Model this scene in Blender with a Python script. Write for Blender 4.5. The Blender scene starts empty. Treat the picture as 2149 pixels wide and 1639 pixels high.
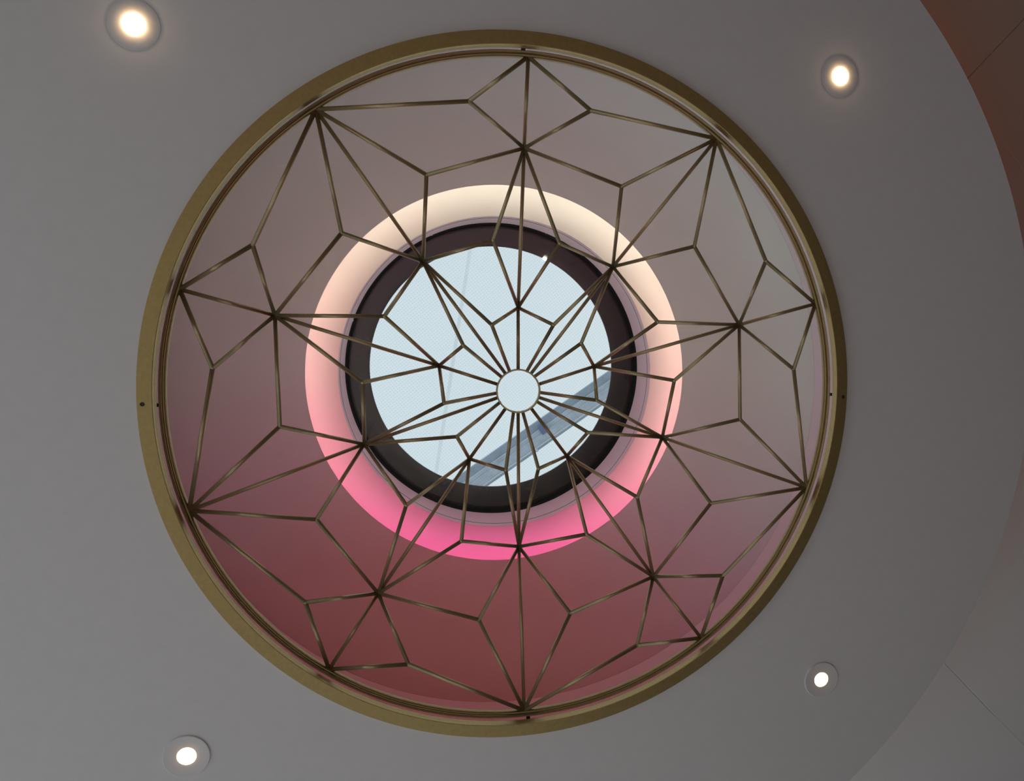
import bpy, bmesh, math
from mathutils import Matrix, Vector

# ------------------------------------------------------------------ camera, sky, exposure
sc = bpy.context.scene
C = sc.collection
Z0 = 2.95          # height of the lattice rim above the floor; 1 unit = radius of the lattice
W, H = 2149.0, 1639.0

cam_d = bpy.data.cameras.new('camera')
cam = bpy.data.objects.new('camera', cam_d)
C.objects.link(cam)
rot = Matrix(((0.98562974, 0.01569349, -0.16818957),
              (0.00158215, -0.99648899, -0.08370898),
              (-0.16891274, 0.08223996, -0.98219401)))
cam.matrix_world = Matrix.Translation((-0.19572, -0.19223, Z0 - 1.73088)) @ rot.to_4x4()
cam_d.sensor_fit = 'HORIZONTAL'
cam_d.sensor_width = 36.0
cam_d.lens = 1200.0 / W * 36.0
cam_d.shift_x = -98.565 / W
cam_d.shift_y = -14.095 / W
cam_d.clip_start = 0.01
sc.camera = cam

world = bpy.data.worlds.new('overcast_sky')
sc.world = world
world.use_nodes = True
wn = world.node_tree.nodes
wl = world.node_tree.links
bg = wn['Background']
tc = wn.new('ShaderNodeTexCoord')
noi = wn.new('ShaderNodeTexNoise')
noi.inputs['Scale'].default_value = 1.3
noi.inputs['Detail'].default_value = 2.0
cr = wn.new('ShaderNodeValToRGB')
cr.color_ramp.elements[0].color = (0.545, 0.645, 0.695, 1)
cr.color_ramp.elements[0].position = 0.25
cr.color_ramp.elements[1].color = (0.630, 0.705, 0.725, 1)
cr.color_ramp.elements[1].position = 0.75
wl.new(tc.outputs['Generated'], noi.inputs['Vector'])
wl.new(noi.outputs['Fac'], cr.inputs['Fac'])
wl.new(cr.outputs['Color'], bg.inputs['Color'])
bg.inputs['Strength'].default_value = 1.07

sc.view_settings.view_transform = 'Standard'
sc.view_settings.look = 'None'
sc.view_settings.gamma = 1.0
sc.view_settings.use_curve_mapping = False
sc.view_settings.exposure = 0.10

# ------------------------------------------------------------------ helpers
def tag(o, label=None, cat=None, group=None, kind=None):
    if label: o['label'] = label
    if cat: o['category'] = cat
    if group: o['group'] = group
    if kind: o['kind'] = kind
    return o

def empty(name, loc, rz=0.0):
    o = bpy.data.objects.new(name, None)
    C.objects.link(o)
    o.location = loc
    o.rotation_euler = (0, 0, rz)
    o.empty_display_size = 0.05
    return o

def link(name, me, mat, parent=None, smooth=False):
    if mat and not me.materials: me.materials.append(mat)
    if smooth:
        for p in me.polygons: p.use_smooth = True
    o = bpy.data.objects.new(name, me)
    C.objects.link(o)
    if parent: o.parent = parent
    return o

def bm_mesh(name, bm):
    bmesh.ops.recalc_face_normals(bm, faces=bm.faces)
    me = bpy.data.meshes.new(name)
    bm.to_mesh(me); bm.free()
    return me

def lathe(name, prof, seg=192, closed=False, a0=0.0, a1=math.tau, flip=False):
    """revolve a list of (r, z) about the z axis; closed = the profile is a closed loop"""
    full = abs(a1 - a0 - math.tau) < 1e-6
    n = seg if full else seg + 1
    vs, fs = [], []
    m = len(prof)
    for i in range(n):
        a = a0 + (a1 - a0) * i / seg
        ca, sa = math.cos(a), math.sin(a)
        for r, z in prof: vs.append((r * ca, r * sa, z))
    for i in range(seg):
        j = (i + 1) % n
        for k in range(m if closed else m - 1):
            l = (k + 1) % m
            f = (i * m + k, j * m + k, j * m + l, i * m + l)
            fs.append(f[::-1] if flip else f)
    if closed and not full:
        fs.append(tuple(range(m))); fs.append(tuple((n - 1) * m + k for k in reversed(range(m))))
    me = bpy.data.meshes.new(name)
    me.from_pydata(vs, [], fs); me.update()
    bm = bmesh.new(); bm.from_mesh(me)
    bmesh.ops.recalc_face_normals(bm, faces=bm.faces)
    bm.to_mesh(me); bm.free()
    return me

def smooth_by_angle(me, deg=35):
    for p in me.polygons: p.use_smooth = True
    bm = bmesh.new(); bm.from_mesh(me)
    for e in bm.edges:
        e.smooth = not (len(e.link_faces) == 2 and e.calc_face_angle(0) > math.radians(deg))
    bm.to_mesh(me); bm.free()

def box(bm, x0, x1, y0, y1, z0, z1, mat=None):
    v = [bm.verts.new(p) for p in ((x0,y0,z0),(x1,y0,z0),(x1,y1,z0),(x0,y1,z0),(x0,y0,z1),(x1,y0,z1),(x1,y1,z1),(x0,y1,z1))]
    if mat: 
        for q in v: q.co = mat @ q.co
    for f in ((0,3,2,1),(4,5,6,7),(0,1,5,4),(1,2,6,5),(2,3,7,6),(3,0,4,7)): bm.faces.new([v[i] for i in f])

def box_mesh(name, *a, bevel=0.0):
    bm = bmesh.new(); box(bm, *a)
    if bevel: bmesh.ops.bevel(bm, geom=bm.edges[:], offset=bevel, segments=1, affect='EDGES')
    return bm_mesh(name, bm)

# ------------------------------------------------------------------ materials
def new_mat(name):
    m = bpy.data.materials.new(name); m.use_nodes = True
    return m, m.node_tree.nodes, m.node_tree.links, m.node_tree.nodes['Principled BSDF']

def plain(name, col, rough=0.8, metal=0.0, spec=0.5, noise=0.04, nscale=60.0, bump=0.0):
    m, n, l, b = new_mat(name)
    t = n.new('ShaderNodeTexCoord'); x = n.new('ShaderNodeTexNoise'); x.inputs['Scale'].default_value = nscale
    x.inputs['Detail'].default_value = 3.0
    l.new(t.outputs['Object'], x.inputs['Vector'])
    r = n.new('ShaderNodeValToRGB')
    r.color_ramp.elements[0].color = tuple(c * (1 - noise) for c in col) + (1,)
    r.color_ramp.elements[1].color = tuple(min(1, c * (1 + noise)) for c in col) + (1,)
    r.color_ramp.elements[0].position = 0.3; r.color_ramp.elements[1].position = 0.7
    l.new(x.outputs['Fac'], r.inputs['Fac']); l.new(r.outputs['Color'], b.inputs['Base Color'])
    b.inputs['Roughness'].default_value = rough; b.inputs['Metallic'].default_value = metal
    b.inputs['Specular IOR Level'].default_value = spec
    if bump:
        bp = n.new('ShaderNodeBump'); bp.inputs['Strength'].default_value = bump; bp.inputs['Distance'].default_value = 0.002
        l.new(x.outputs['Fac'], bp.inputs['Height']); l.new(bp.outputs['Normal'], b.inputs['Normal'])
    return m

def emit(name, col, s):
    m = bpy.data.materials.new(name); m.use_nodes = True
    n = m.node_tree.nodes; n.clear()
    e = n.new('ShaderNodeEmission'); o = n.new('ShaderNodeOutputMaterial')
    e.inputs['Color'].default_value = (*col, 1); e.inputs['Strength'].default_value = s
    m.node_tree.links.new(e.outputs[0], o.inputs['Surface'])
    return m

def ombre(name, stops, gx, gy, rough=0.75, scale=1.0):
    """paint that blends from beige to deep pink across the recess, also glow put into panel and lining colour (object x, y)"""
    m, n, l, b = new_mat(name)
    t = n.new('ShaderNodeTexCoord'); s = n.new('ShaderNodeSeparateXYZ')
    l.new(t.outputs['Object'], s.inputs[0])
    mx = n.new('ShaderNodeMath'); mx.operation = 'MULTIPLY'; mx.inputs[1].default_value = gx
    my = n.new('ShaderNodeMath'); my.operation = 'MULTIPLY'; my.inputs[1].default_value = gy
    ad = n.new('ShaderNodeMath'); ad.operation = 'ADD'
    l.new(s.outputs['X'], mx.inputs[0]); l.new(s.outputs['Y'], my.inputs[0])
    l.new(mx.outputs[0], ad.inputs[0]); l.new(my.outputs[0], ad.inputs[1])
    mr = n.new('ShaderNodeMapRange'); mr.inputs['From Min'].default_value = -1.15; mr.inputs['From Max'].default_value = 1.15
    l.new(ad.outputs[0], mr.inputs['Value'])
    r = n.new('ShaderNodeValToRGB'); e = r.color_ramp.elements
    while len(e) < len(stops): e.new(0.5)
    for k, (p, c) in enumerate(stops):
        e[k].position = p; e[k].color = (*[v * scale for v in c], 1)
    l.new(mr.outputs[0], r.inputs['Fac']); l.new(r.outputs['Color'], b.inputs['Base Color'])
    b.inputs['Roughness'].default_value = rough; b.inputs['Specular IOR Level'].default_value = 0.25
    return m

M_ceil = plain('white_ceiling_paint', (0.69, 0.665, 0.675), 0.85, noise=0.015, nscale=25, spec=0.3)
M_panel = plain('ceiling_panel_paint', (0.74, 0.72, 0.735), 0.7, noise=0.015, nscale=25, spec=0.3)
M_wall = plain('wall_plaster', (0.62, 0.58, 0.60), 0.85, noise=0.03)
M_wall2 = plain('dark_wall_plaster', (0.16, 0.14, 0.14), 0.85, noise=0.03)
M_floor = plain('floor_stone', (0.76, 0.72, 0.71), 0.6, noise=0.12, nscale=6)
M_gold = plain('satin_gold_metal', (0.43, 0.315, 0.135), 0.42, metal=0.9, noise=0.06, nscale=90)
M_ring = plain('aged_gold_metal', (0.33, 0.25, 0.12), 0.4, metal=0.85, noise=0.06, nscale=90)
M_bronze = plain('brushed_bronze_metal', (0.50, 0.395, 0.225), 0.38, metal=0.55, noise=0.06, nscale=120)
M_dark = plain('blackened_steel', (0.02, 0.018, 0.015), 0.5, noise=0.1)
M_curb = plain('dark_glossy_curb', (0.024, 0.020, 0.014), 0.25, noise=0.3, nscale=3, spec=0.45)
M_lining = None
M_gasket = plain('black_gasket', (0.03, 0.03, 0.035), 0.6)
M_trim = plain('white_lamp_trim', (0.66, 0.635, 0.65), 0.6, noise=0.02)
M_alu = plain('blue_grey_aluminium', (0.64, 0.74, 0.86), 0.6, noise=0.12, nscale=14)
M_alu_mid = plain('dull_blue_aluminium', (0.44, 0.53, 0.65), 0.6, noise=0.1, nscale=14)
M_alu_pale = plain('pale_aluminium_edge', (0.80, 0.88, 0.92), 0.5, noise=0.06)  # palest aluminium tone, for ribs and small fittings
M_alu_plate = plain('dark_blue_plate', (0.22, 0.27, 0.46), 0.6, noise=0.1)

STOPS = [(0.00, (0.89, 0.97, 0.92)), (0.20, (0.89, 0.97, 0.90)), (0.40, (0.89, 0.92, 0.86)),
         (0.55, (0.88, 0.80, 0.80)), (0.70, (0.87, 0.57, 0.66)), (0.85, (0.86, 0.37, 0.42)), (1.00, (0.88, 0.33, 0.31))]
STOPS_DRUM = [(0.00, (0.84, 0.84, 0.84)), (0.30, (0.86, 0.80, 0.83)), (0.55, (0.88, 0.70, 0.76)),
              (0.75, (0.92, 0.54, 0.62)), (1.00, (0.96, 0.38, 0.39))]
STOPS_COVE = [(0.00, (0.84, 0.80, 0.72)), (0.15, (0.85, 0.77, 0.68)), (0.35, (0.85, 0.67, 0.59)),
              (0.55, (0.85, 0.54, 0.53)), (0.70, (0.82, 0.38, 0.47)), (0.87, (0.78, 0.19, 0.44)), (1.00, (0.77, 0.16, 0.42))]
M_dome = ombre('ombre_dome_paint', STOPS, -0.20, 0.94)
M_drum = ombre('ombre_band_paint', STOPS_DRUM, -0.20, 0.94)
M_lining = ombre('lilac_lining_painted_glow', [(0.0, (0.90, 0.84, 0.80)), (0.45, (0.90, 0.70, 0.76)), (1.0, (0.90, 0.40, 0.54))], -0.12, 0.98, rough=0.5)  # pink glow of the cove put into the lilac lining colour
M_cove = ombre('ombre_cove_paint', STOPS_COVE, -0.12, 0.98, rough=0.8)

# printed skylight glass: clear pane with a fine frit of pale dots
def glass_mat():
    m = bpy.data.materials.new('dot_printed_glass'); m.use_nodes = True
    n = m.node_tree.nodes; l = m.node_tree.links; n.clear()
    t = n.new('ShaderNodeTexCoord'); mp = n.new('ShaderNodeMapping')
    mp.inputs['Rotation'].default_value = (0, 0, math.radians(38)); k = 2 * math.pi / 0.0150
    mp.inputs['Scale'].default_value = (k, k, 1)
    l.new(t.outputs['Object'], mp.inputs['Vector'])
    s = n.new('ShaderNodeSeparateXYZ'); l.new(mp.outputs[0], s.inputs[0])
    a = n.new('ShaderNodeMath'); a.operation = 'COSINE'; l.new(s.outputs['X'], a.inputs[0])
    b = n.new('ShaderNodeMath'); b.operation = 'COSINE'; l.new(s.outputs['Y'], b.inputs[0])
    c = n.new('ShaderNodeMath'); c.operation = 'ADD'; l.new(a.outputs[0], c.inputs[0]); l.new(b.outputs[0], c.inputs[1])
    g = n.new('ShaderNodeMapRange'); g.inputs['From Min'].default_value = 0.5; g.inputs['From Max'].default_value = 1.3
    l.new(c.outputs[0], g.inputs['Value'])
    mix = n.new('ShaderNodeMix'); mix.data_type = 'RGBA'
    mix.inputs['A'].default_value = (0.96, 0.98, 0.985, 1); mix.inputs['B'].default_value = (0.82, 0.87, 0.885, 1)
    l.new(g.outputs[0], mix.inputs['Factor'])
    tr = n.new('ShaderNodeBsdfTransparent'); l.new(mix.outputs['Result'], tr.inputs['Color'])
    gl = n.new('ShaderNodeBsdfGlossy'); gl.inputs['Roughness'].default_value = 0.02
    gl.inputs['Color'].default_value = (0.9, 0.95, 1, 1)
    fr = n.new('ShaderNodeFresnel'); fr.inputs['IOR'].default_value = 1.35
    ms = n.new('ShaderNodeMixShader'); l.new(fr.outputs[0], ms.inputs[0]); l.new(tr.outputs[0], ms.inputs[1]); l.new(gl.outputs[0], ms.inputs[2])
    o = n.new('ShaderNodeOutputMaterial'); l.new(ms.outputs[0], o.inputs['Surface'])
    return m
M_glass = glass_mat()

# ------------------------------------------------------------------ room shell
RX0, RX1, RY0, RY1 = -3.6, 3.5, -4.4, 3.8
CZ = -0.045                              # soffit level below the lattice rim
T = 0.15
def structure(name, me, mat, label, loc=(0, 0, 0)):
    o = link(name, me, mat); o.location = loc; tag(o, label, None, None, 'structure'); return o

structure('floor', box_mesh('floor', RX0 - T, RX1 + T, RY0 - T, RY1 + T, -0.1, 0), M_floor, 'grey stone floor under the round ceiling')

def wall_with_opening(name, axis, pos, lo, hi, z1, op=None):
    """wall in the plane axis=pos, op = (a0, a1, z0, z1) opening"""
    bm = bmesh.new()
    def seg(a0, a1, b0, b1):
        if a1 - a0 < 1e-4 or b1 - b0 < 1e-4: return
        if axis == 'x': box(bm, pos, pos + T, a0, a1, b0, b1)
        else: box(bm, a0, a1, pos, pos + T, b0, b1)
    if op:
        a0, a1, b0, b1 = op
        seg(lo, a0, 0, z1); seg(a1, hi, 0, z1); seg(a0, a1, 0, b0); seg(a0, a1, b1, z1)
    else: seg(lo, hi, 0, z1)
    return bm_mesh(name, bm)
WH = Z0 + 0.15
OPL = (-2.2, 3.6, 0.2, 2.75)
OPF = (-3.4, 0.4, 0.2, 2.75)
structure('wall_left', wall_with_opening('wall_left', 'x', RX0 - T, RY0, RY1, WH, OPL), M_wall, 'plaster wall with a wide window opening')
structure('wall_front', wall_with_opening('wall_front', 'y', RY1, RX0 - T, RX1 + T, WH, OPF), M_wall, 'plaster wall with a wide window opening')
structure('wall_right', wall_with_opening('wall_right', 'x', RX1, RY0, RY1, WH), M_wall2, 'plain plaster wall')
structure('wall_back', wall_with_opening('wall_back', 'y', RY0 - T, RX0 - T, RX1 + T, WH), M_wall2, 'plain plaster wall')

def window(name, axis, pos, op):
    a0, a1, b0, b1 = op
    w = empty(name, (0, 0, 0)); tag(w, 'wide window with dark frame', None, None, 'structure')
    bm = bmesh.new(); f = 0.05
    def seg(c0, c1, d0, d1):
        if axis == 'x': box(bm, pos, pos + 0.06, c0, c1, d0, d1)
        else: box(bm, c0, c1, pos, pos + 0.06, d0, d1)
    seg(a0, a1, b0, b0 + f); seg(a0, a1, b1 - f, b1); seg(a0, a0 + f, b0, b1); seg(a1 - f, a1, b0, b1)
    for k in (1, 2): 
        c = a0 + (a1 - a0) * k / 3; seg(c - f / 2, c + f / 2, b0, b1)
    link('window_frame', bm_mesh('window_frame', bm), M_dark, w)
    return w
window('window_1', 'x', RX0 - 0.12, OPL)
window('window_2', 'y', RY1 + 0.06, OPF)

# dropped round soffit (the ceiling) with the opening for the recess
R_DISC = 1.7705
ceiling = structure('ceiling', lathe('ceiling', [(1.035, CZ), (R_DISC, CZ), (R_DISC, CZ + 0.022), (R_DISC - 0.03, CZ + 0.03), (1.035, CZ + 0.03)], 256, True),
                    M_ceil, 'round white dropped ceiling around the gold-framed recess', (0, 0, Z0))
# panels of the upper ceiling, laid diagonally
PZ = 0.05
DU, DV, U0, V0 = 2.055, 1.010, 0.465, 0.5425
M_panel = ombre('panel_painted_glow', [(0.0, (0.48, 0.34, 0.28)), (0.25, (0.50, 0.33, 0.27)), (0.42, (0.62, 0.42, 0.42)), (0.6, (0.80, 0.70, 0.68)), (0.75, (0.84, 0.81, 0.80)), (1.0, (0.85, 0.85, 0.86))], 0.0, 0.70, rough=0.6)  # reddish glow and paler window light put into the panel colour
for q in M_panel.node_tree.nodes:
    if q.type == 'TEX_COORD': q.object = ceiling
ZR = Matrix.Rotation(math.radians(45), 4, 'Z')
s2 = math.sqrt(2)
pm = None
for iu in range(-6, 6):
    for iv in range(-10, 10):
        u0, v0 = U0 + iu * DU, V0 + iv * DV
        cu, cv = u0 + DU / 2, v0 + DV / 2          # u = x + y, v = x - y
        cx, cy = (cu + cv) / 2, (cu - cv) / 2
        if not (RX0 - .6 < cx < RX1 + .6 and RY0 - .4 < cy < RY1 + .4): continue
        # nearest distance from the axis to the panel
        du = max(abs(cu) - DU / 2, 0) / s2; dv = max(abs(cv) - DV / 2, 0) / s2
        g = 0.0004
        if math.hypot(du, dv) < 1.19:
            # cut round the recess; the cut edge stays hidden above the soffit
            bmc = bmesh.new(); nu, nv = 22, 12
            hx, hy = DU / s2 / 2 - g, DV / s2 / 2 - g
            vg = {}
            for a in range(nu + 1):
                for b in range(nv + 1):
                    vg[a, b] = (-hx + 2 * hx * a / nu, -hy + 2 * hy * b / nv)
            cs = math.cos(math.radians(45)); vv = {}
            def vert(a, b):
                if (a, b) not in vv: vv[a, b] = bmc.verts.new((*vg[a, b], 0))
                return vv[a, b]
            for a in range(nu):
                for b in range(nv):
                    ok = True
                    for q in ((a, b), (a + 1, b), (a, b + 1), (a + 1, b + 1)):
                        lx, ly = vg[q]
                        wx, wy = cx + (lx - ly) * cs, cy + (lx + ly) * cs
                        if math.hypot(wx, wy) < 1.19: ok = False
                    if ok: bmc.faces.new((vert(a, b), vert(a + 1, b), vert(a + 1, b + 1), vert(a, b + 1)))
            if not bmc.faces: bmc.free(); continue
            ex = bmesh.ops.extrude_face_region(bmc, geom=bmc.faces[:])
            for q in [e for e in ex['geom'] if isinstance(e, bmesh.types.BMVert)]: q.co.z += 0.02
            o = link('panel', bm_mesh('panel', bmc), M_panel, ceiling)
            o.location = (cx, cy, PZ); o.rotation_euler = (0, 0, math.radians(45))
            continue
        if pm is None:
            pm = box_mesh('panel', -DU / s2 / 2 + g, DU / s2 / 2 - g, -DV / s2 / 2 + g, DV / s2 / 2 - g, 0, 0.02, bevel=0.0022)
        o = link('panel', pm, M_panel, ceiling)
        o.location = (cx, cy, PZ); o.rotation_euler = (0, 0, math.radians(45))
M_joint = plain('white_joint_bead', (0.93, 0.94, 0.95), 0.5, noise=0.01)
o = link('joint_bead', box_mesh('joint_bead', 1.55 * s2 / 1.0, 4.6, -0.0011, 0.0011, -0.0012, 0.001), M_joint, ceiling)
o.location = (V0 / 2, -V0 / 2, PZ); o.rotation_euler = (0, 0, math.radians(45))
# roof deck over the panels with a round hole for the recess
bm = bmesh.new()
N = 64
hole = [bm.verts.new((1.30 * math.cos(math.tau * k / N), 1.30 * math.sin(math.tau * k / N), PZ + 0.045)) for k in range(N)]
outer = []
for k in range(N):
    a = math.tau * k / N; c, s = math.cos(a), math.sin(a)
    t = min(5.3 / max(abs(c), 1e-6), 5.3 / max(abs(s), 1e-6))
    outer.append(bm.verts.new((t * c, t * s, PZ + 0.045)))
for k in range(N):
    j = (k + 1) % N; bm.faces.new((hole[k], hole[j], outer[j], outer[k]))
r = bmesh.ops.extrude_face_region(bm, geom=bm.faces[:])
for v in [e for e in r['geom'] if isinstance(e, bmesh.types.BMVert)]: v.co.z += 0.06
link('roof_deck', bm_mesh('roof_deck', bm), plain('pale_roof_gravel', (0.62, 0.61, 0.58), 0.9, noise=0.1), ceiling)
# closing collar between deck and recess
link('collar', lathe('collar', [(1.15, PZ + 0.05), (1.32, PZ + 0.05), (1.32, PZ + 0.1), (1.15, PZ + 0.1)], 96, True), M_dark, ceiling)
# warm red cove strip lying on the back of the round soffit, hidden behind its edge; the pale arcs are added to brighten the panels
COVE = [(-90, -35, (1.0, 0.28, 0.07), 3.2), (-35, -22, (1.0, 0.28, 0.12), 2.2), (-22, -5, (1.0, 0.30, 0.18), 1.4), (-5, 15, (1.0, 0.50, 0.40), 0.8),
        (15, 35, (1.0, 0.75, 0.65), 0.8), (35, 48, (1.0, 0.95, 0.95), 0.8), (48, 100, (0.85, 0.95, 1.0), 1.0)]
for a0, a1, cc, s in COVE:
    o = link('cove_and_fill_strip', lathe('cove_and_fill_strip', [(1.700, CZ + 0.031), (1.712, CZ + 0.031), (1.712, CZ + 0.037), (1.700, CZ + 0.037)], 40, True, math.radians(a0), math.radians(a1)),
             emit('cove_and_fill_light', cc, 1.5 * s), ceiling)

# ------------------------------------------------------------------ painted recess
rec = empty('ceiling_recess', (0, 0, Z0)); tag(rec, 'tapering round ceiling recess painted beige to deep pink behind the lattice', 'ceiling recess', None, 'thing')
me = lathe('drum_band', [(1.130, CZ + 0.031), (1.130, 0.245), (1.150, 0.245), (1.150, CZ + 0.031)], 256, True); smooth_by_angle(me, 30)
link('drum_band', me, M_drum, rec)
prof = [(1.1295, 0.2455), (1.118, 0.27), (1.098, 0.32), (1.062, 0.42), (1.020, 0.54), (0.972, 0.67), (0.925, 0.79), (0.885, 0.885), (0.873, 0.914),
        (0.870, 0.918), (0.872, 0.924), (0.884, 0.930), (0.90, 0.932)]
back = [(1.06, 0.932), (1.075, 0.90), (1.12, 0.75), (1.15, 0.5), (1.15, 0.2455)]
me = lathe('dome_wall', prof + back, 256, True); smooth_by_angle(me, 30)
link('dome_wall', me, M_dome, rec)
cov = [(1.055, 0.931), (1.060, 0.97), (1.055, 1.01), (1.04, 1.045), (1.015, 1.075), (0.98, 1.095), (0.94, 1.104), (0.88, 1.107), (0.775, 1.106), (0.770, 1.1075), (0.81, 1.1080)]
me = lathe('cove', cov + [(0.81, 1.14), (1.03, 1.14), (1.09, 1.06), (1.09, 0.931)], 256, True); smooth_by_angle(me, 30)
link('cove', me, M_cove, rec, False)
link('light_strip', lathe('light_strip', [(0.925, 0.932), (0.943, 0.932), (0.943, 0.940), (0.925, 0.940)], 128, True), emit('warm_white_strip', (1.0, 0.95, 0.90), 8.9), rec)

# ------------------------------------------------------------------ skylight
sky = empty('ceiling_skylight', (0, 0, Z0)); tag(sky, 'round skylight with dark glossy rim and dot-printed pane above the recess', 'skylight', None, 'thing')
lin = [(0.770, 1.1085), (0.771, 1.135), (0.774, 1.16), (0.7755, 1.18), (0.790, 1.33), (0.799, 1.4225)]
me = lathe('lining', lin + [(0.83, 1.4225), (0.83, 1.1405), (0.80, 1.1405), (0.79, 1.1085)], 192, True); smooth_by_angle(me, 40)
link('lining', me, M_lining, sky)
link('gasket', lathe('gasket', [(0.7735, 1.166), (0.7735, 1.169), (0.778, 1.169), (0.778, 1.166)], 192, True), M_gasket, sky)
for k in range(8):
    a = math.radians(20 + 45 * k)
    o = link('screw', lathe('screw', [(0.0, -0.004), (0.004, -0.004), (0.006, 0.0), (0.0, 0.0)], 8), M_alu_pale, sky)
    o.location = (0.797 * math.cos(a), 0.797 * math.sin(a), 1.40)
    o.rotation_euler = (0, math.radians(90), a)
rimp = [(0.799, 1.424), (0.8045, 1.436), (0.8045, 1.455), (0.8005, 1.470), (0.8005, 1.492), (0.7985, 1.4965)]
me = lathe('outer_curb', rimp + [(0.86, 1.4965), (0.86, 1.424)], 192, True); smooth_by_angle(me, 28)
link('outer_curb', me, plain('matt_black_rubber', (0.006, 0.004, 0.004), 0.7, spec=0.1), sky)
curb = [(0.7985, 1.497), (0.796, 1.500), (0.785, 1.522), (0.760, 1.570), (0.732, 1.624), (0.7140, 1.658), (0.710, 1.6665)]
me = lathe('curb', curb + [(0.712, 1.675), (0.86, 1.675), (0.86, 1.497)], 192, True); smooth_by_angle(me, 28)
link('curb', me, M_curb, sky)
bm = bmesh.new(); bmesh.ops.create_circle(bm, cap_ends=True, radius=0.80, segments=128)
g = link('pane', bm_mesh('pane', bm), M_glass, sky); g.location = (0, 0, 1.678)
o = link('rim_bead', lathe('rim_bead', [(0.7105, 1.664), (0.7125, 1.664), (0.7125, 1.668), (0.7105, 1.668)], 192, True), M_alu_pale, sky)

# ------------------------------------------------------------------ beam outside above the glass
BZ = 3.0
beam = empty('roof_beam', (0.6, 0.55, Z0 + BZ), math.radians(-33.8)); tag(beam, 'blue-grey ribbed metal beam crossing above the skylight glass', 'beam')
c0 = 0.6 * 0.5563 + 0.55 * 0.8310     # offset of the beam's local origin
def strip(name, o0, o1, z0, z1, mat, x0=-2.2, x1=2.2, bv=0.002):
    return link(name, box_mesh(name, x0, x1, o0 - c0, o1 - c0, z0, z1, bevel=bv), mat, beam)
strip('web', 0.676, 0.742, 0.012, 0.05, M_alu_mid)
strip('rib', 0.742, 0.7455, 0.0, 0.15, M_alu_pale)
strip('web', 0.7455, 0.784, 0.008, 0.15, M_alu)
strip('rib', 0.784, 0.7875, 0.0, 0.15, M_alu_pale)
strip('web', 0.7875, 0.854, 0.006, 0.15, M_alu)
strip('rib', 0.854, 0.866, 0.0, 0.15, M_alu_pale)
strip('lower_flange', 0.866, 0.889, 0.010, 0.15, M_alu_mid)
p = strip('junction_plate', 0.712, 0.800, -0.012, 0.0, M_alu_plate, 0, 0.075, 0.006)
bx = 0.43 - 0.6; by = 0.58 - 0.55
p.location = (bx * math.cos(math.radians(33.8)) - by * math.sin(math.radians(33.8)) , 0, 0)
p2 = strip('clip', 0.855, 0.892, -0.008, 0.0, M_alu_pale, 0, 0.02, 0.002)
p2.location = (-0.28, 0, 0)
cable = empty('roof_cable', (0, 0, Z0 + 2.4)); tag(cable, 'faint pale cable seen through the skylight glass, left of centre', 'cable')
def tube_between(name, a, b, r, mat, parent, seg=10):
    a, b = Vector(a), Vector(b); d = b - a
    bm = bmesh.new(); bmesh.ops.create_cone(bm, cap_ends=True, segments=seg, radius1=r, radius2=r, depth=d.length)
    o = link(name, bm_mesh(name, bm), mat, parent, True)
    o.location = (a + b) / 2; o.rotation_euler = d.to_track_quat('Z', 'Y').to_euler()
    return o
M_cable = plain('pale_cable', (0.80, 0.90, 0.92), 0.7)
_n = M_cable.node_tree.nodes; _l = M_cable.node_tree.links
_t = _n.new('ShaderNodeBsdfTransparent'); _m = _n.new('ShaderNodeMixShader'); _m.inputs[0].default_value = 0.13
_l.new(_t.outputs[0], _m.inputs[1]); _l.new(_n['Principled BSDF'].outputs[0], _m.inputs[2]); _l.new(_m.outputs[0], _n['Material Output'].inputs['Surface'])
tube_between('cable', (-0.02, -1.4, 0), (-0.52, 1.6, 0), 0.014, M_cable, cable)

# ------------------------------------------------------------------ gold ring frame
fr = empty('ring_frame', (0, 0, Z0)); tag(fr, 'wide flat satin gold ring framing the round ceiling opening', 'ring frame')
prof = [(1.0462, CZ + 0.002), (1.0462, -0.056), (1.0450, -0.0585), (1.0080, -0.0595), (1.0066, -0.0585), (1.0066, -0.050), (1.0082, -0.045), (1.0082, -0.0350), (1.011, -0.0330), (1.034, -0.0330), (1.034, CZ + 0.002)]
me = lathe('flange', prof, 256, True); smooth_by_angle(me, 30)
link('flange', me, M_gold, fr)
for sx, y in ((-1, -0.0129), (1, 0.0078)):
    o = link('screw_hole', lathe('screw_hole', [(0.0, -0.0004), (0.0030, -0.0004), (0.0036, -0.0012), (0.0054, -0.0012), (0.0058, 0.0002), (0.0058, 0.003), (0.0, 0.003)], 20), M_dark, fr)
    o.location = (sx * 1.0312, y, -0.0592)

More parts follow.
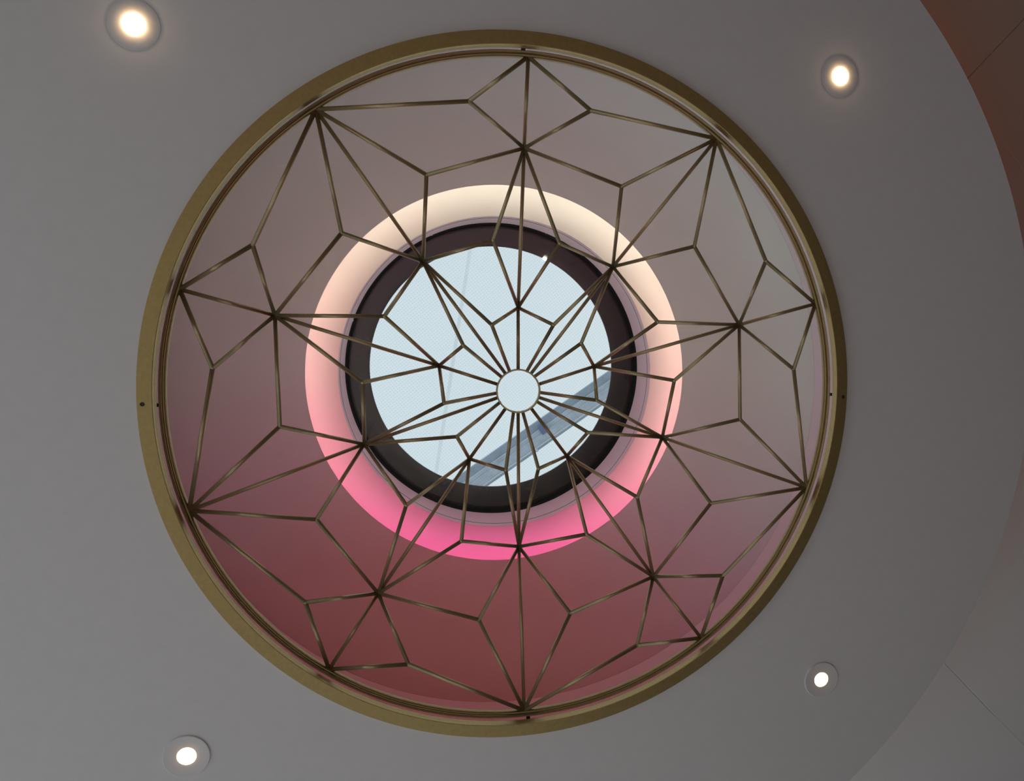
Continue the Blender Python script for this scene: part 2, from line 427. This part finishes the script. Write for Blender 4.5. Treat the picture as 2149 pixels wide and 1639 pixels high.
# ------------------------------------------------------------------ lattice
lat = empty('ceiling_lattice', (0, 0, Z0)); tag(lat, 'bronze star lattice of thin bars radiating from a small hub across the recess', 'ceiling lattice', None, 'thing')
NODES = [[0.0112,-1.0043,0.0],[0.5984,-0.8011,0.0],[0.9576,-0.2955,0.0],[0.944,0.319,0.0],[0.58,0.8141,0.0],[-0.0141,1.0013,0.0],[-0.5987,0.8016,0.0],[-0.9538,0.2964,0.0],[-0.9493,-0.32,0.0],[-0.5765,-0.8112,0.0],
[0.0006,-0.2887,0.2441],[0.3208,-0.4267,0.1909],[0.0094,-0.7772,0.1054],[0.2686,-0.0836,0.2441],[0.5061,0.1688,0.1909],[0.7449,-0.2288,0.1054],[0.1705,0.2343,0.2441],[-0.0083,0.5349,0.1909],[0.4493,0.64,0.1054],[-0.1721,0.2318,0.2441],[-0.5102,0.1585,0.1909],[-0.4677,0.6265,0.1054],[-0.2692,-0.0919,0.2441],[-0.3117,-0.4323,0.1909],[-0.741,-0.2539,0.1054],
[0.0,0.0,0.2563],
[-0.0977,-0.2268,0.1047],[0.101,-0.2271,0.1047],[0.1926,-0.1677,0.1047],[0.2456,0.021,0.1047],[0.2157,0.1279,0.1047],[0.0497,0.2435,0.1047],[-0.0575,0.244,0.1047],[-0.2126,0.1284,0.1047],[-0.2508,0.0203,0.1047],[-0.1879,-0.1623,0.1047],
[-0.0956,-0.478,0.0209],[0.1072,-0.4735,0.0209],[0.4238,-0.2354,0.0209],[0.4823,-0.0475,0.0209],[0.3618,0.3308,0.0209],[0.1937,0.4441,0.0209],[-0.2035,0.4416,0.0209],[-0.3665,0.3196,0.0209],[-0.4826,-0.056,0.0209],[-0.4158,-0.2501,0.0209],
[-0.2864,-0.6598,0.0204],[0.3013,-0.6509,0.0204],[0.5419,-0.4751,0.0204],[0.7131,0.0849,0.0204],[0.6167,0.364,0.0204],[0.1404,0.7033,0.0204],[-0.1531,0.699,0.0204],[-0.6252,0.3485,0.0204],[-0.7158,0.0681,0.0204],[-0.5274,-0.4868,0.0204],
[-0.1625,-0.8507,-0.0409],[0.1895,-0.8474,-0.0409],[0.7548,-0.4253,-0.0409],[0.8628,-0.083,-0.0409],[0.635,0.5882,-0.0409],[0.3465,0.7972,-0.0409],[-0.3655,0.788,-0.0409],[-0.6486,0.572,-0.0409],[-0.8622,-0.1054,-0.0409],[-0.7466,-0.4383,-0.0409]]
def rim(k):
    v = Vector(NODES[k % 10]); f = 1.003 / math.hypot(v.x, v.y); return Vector((v.x * f, v.y * f, 0))
def n1(k): return Vector(NODES[10 + 3 * (k % 5)])
def n2(k): return Vector(NODES[11 + 3 * (k % 5)])     # clockwise of axis k
def n3(k): return Vector(NODES[12 + 3 * (k % 5)])
def sn(base, k, side): return Vector(NODES[base + 2 * (k % 5) + (1 if side > 0 else 0)])
R_HUB, Z_HUB = 0.0748, 0.2563
def hub(p):
    h = math.hypot(p.x, p.y); return Vector((p.x / h * R_HUB, p.y / h * R_HUB, Z_HUB))
bars = []
for k in range(5):
    bars += [(hub(n1(k)), n1(k)), (hub(n2(k)), n2(k)), (n1(k), n3(k)), (n3(k), rim(2 * k)), (n2(k), rim(2 * k + 1))]
    for s in (-1, 1):
        q = n2(k) if s > 0 else n2(k - 1)
        rr = rim(2 * k + s)
        S1, S2, S3, S4 = (sn(b, k, s) for b in (26, 36, 46, 56))
        bars += [(hub(S1), S1), (n1(k), S1), (S1, q), (n1(k), S2), (S2, q), (S2, n3(k)), (q, S3), (S3, n3(k)), (S3, rr), (n3(k), S4), (S4, rim(2 * k)), (S4, rr)]
RB = 0.0060
bm = bmesh.new(); bmesh.ops.create_cone(bm, cap_ends=True, segments=14, radius1=RB, radius2=RB, depth=1.0)
barm = bm_mesh('bar', bm)
for p in barm.polygons: p.use_smooth = len(p.vertices) == 4
barm.materials.append(M_bronze)
for a, b in bars:
    d = b - a
    o = bpy.data.objects.new('bar', barm); C.objects.link(o); o.parent = lat
    o.location = (a + b) / 2; o.rotation_euler = d.to_track_quat('Z', 'Y').to_euler(); o.scale = (1, 1, d.length)
# welded joints, only slightly thicker than the bars
bm = bmesh.new(); bmesh.ops.create_icosphere(bm, subdivisions=2, radius=RB * 1.04)
jm = bm_mesh('joint', bm)
for p in jm.polygons: p.use_smooth = True
jm.materials.append(M_bronze)
for k in list(range(10, 25)) + list(range(26, 66)):
    o = bpy.data.objects.new('joint', jm); C.objects.link(o); o.parent = lat; o.location = NODES[k]
me = lathe('hub_ring', [(0.0722, 0.2465), (0.0775, 0.2465), (0.0775, 0.2660), (0.0722, 0.2660)], 64, True); smooth_by_angle(me, 40)
link('hub_ring', me, M_bronze, lat)
prof = [(0.9990, -0.004), (0.9998, -0.0085), (1.0020, -0.0105), (1.0040, -0.0108), (1.0048, -0.0095), (1.0056, -0.0145), (1.0070, -0.0180), (1.0095, -0.0195), (1.0118, -0.0180), (1.0125, -0.0140), (1.0125, 0.002), (1.0085, 0.006), (0.9995, 0.006), (0.9985, 0.001)]
me = lathe('outer_ring', prof, 256, True); smooth_by_angle(me, 50)
link('outer_ring', me, M_ring, lat)
for deg, w in ((-90.3, .0060), (90.2, .0060), (180.3, .0045), (0.2, .0045)):
    a = math.radians(deg)
    o = link('mounting_clip', box_mesh('mounting_clip', 1.010, 1.033, -w, w, -0.024, -0.012, bevel=0.001), M_dark, lat)
    o.rotation_euler = (0, 0, a)

# ------------------------------------------------------------------ recessed downlights
def downlight(x, y, strength, label, power, proud=0.006):
    lr = 0.0236 if strength > 50 else 0.0248
    t = empty('downlight', (x, y, Z0 + CZ)); tag(t, label, 'downlight', 'recessed downlights around the gold ring')
    th = 0.0008 if strength > 50 else 0.0036
    me = lathe('trim', [(0.0290, -0.0012), (0.0606, -th), (0.0618, -th * 0.8), (0.0627, 0.0005), (0.0290, 0.0005)], 72, True); smooth_by_angle(me, 12)
    link('trim', me, M_trim, t)
    me = lathe('baffle', [(0.0290, -0.0012), (lr + 0.0012, -0.0010), (lr + 0.0008, 0.0005), (0.0290, 0.0005)], 48, True)
    link('baffle', me, M_trim, t)
    pr = [(lr, 0.0)]
    for k in range(1, 7):
        a = math.radians(15 * k); pr.append((lr * math.cos(a) if k < 6 else 0.0, -proud * math.sin(a)))
    me = lathe('lens', pr, 48); smooth_by_angle(me, 60)
    o = link('lens', me, emit('warm_lamp', (1.0, 0.66, 0.34), strength), t)
    ld = bpy.data.lights.new('downlight_beam', 'SPOT'); ld.energy = power; ld.color = (1.0, 0.86, 0.74)
    ld.spot_size = math.radians(80); ld.spot_blend = 0.6; ld.shadow_soft_size = 0.02
    lo = bpy.data.objects.new('downlight_beam', ld); C.objects.link(lo); lo.parent = t; lo.location = (0, 0, -proud - 0.025)
    return t
downlight(-1.0022, -0.9831, 105, 'glaring warm downlight with the strongest halo, at upper left beyond the gold ring', 62, proud=0.009)
downlight(0.9858, -0.9990, 75, 'warm downlight with an amber halo, near the dark red-brown ceiling panels', 22, proud=0.009)
downlight(1.0010, 0.9805, 14, 'downlight without a halo, small clear trim, nearest the diagonal bright panel joint', 16, proud=0.003)
downlight(-0.9806, 0.9948, 22, 'downlight with wide plain trim, at lower left beyond the gold ring', 62, proud=0.004)

# glowing bead added to imitate a lamp reflection at the edge of the glass
sp = empty('reflection_bead', (0.300, -0.645, Z0 + 1.655)); tag(sp, 'tiny glowing bead imitating a lamp reflection at the upper edge of the skylight glass', 'reflection')
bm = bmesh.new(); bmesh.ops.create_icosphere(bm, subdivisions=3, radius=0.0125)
link('glow_bead', bm_mesh('glow_bead', bm), emit('reflection_glow', (1.0, 0.93, 0.78), 9), sp, True)
link('bead_back', lathe('bead_back', [(0.009, 0.006), (0.012, 0.010), (0.012, 0.022), (0.0, 0.022)], 20), M_dark, sp)
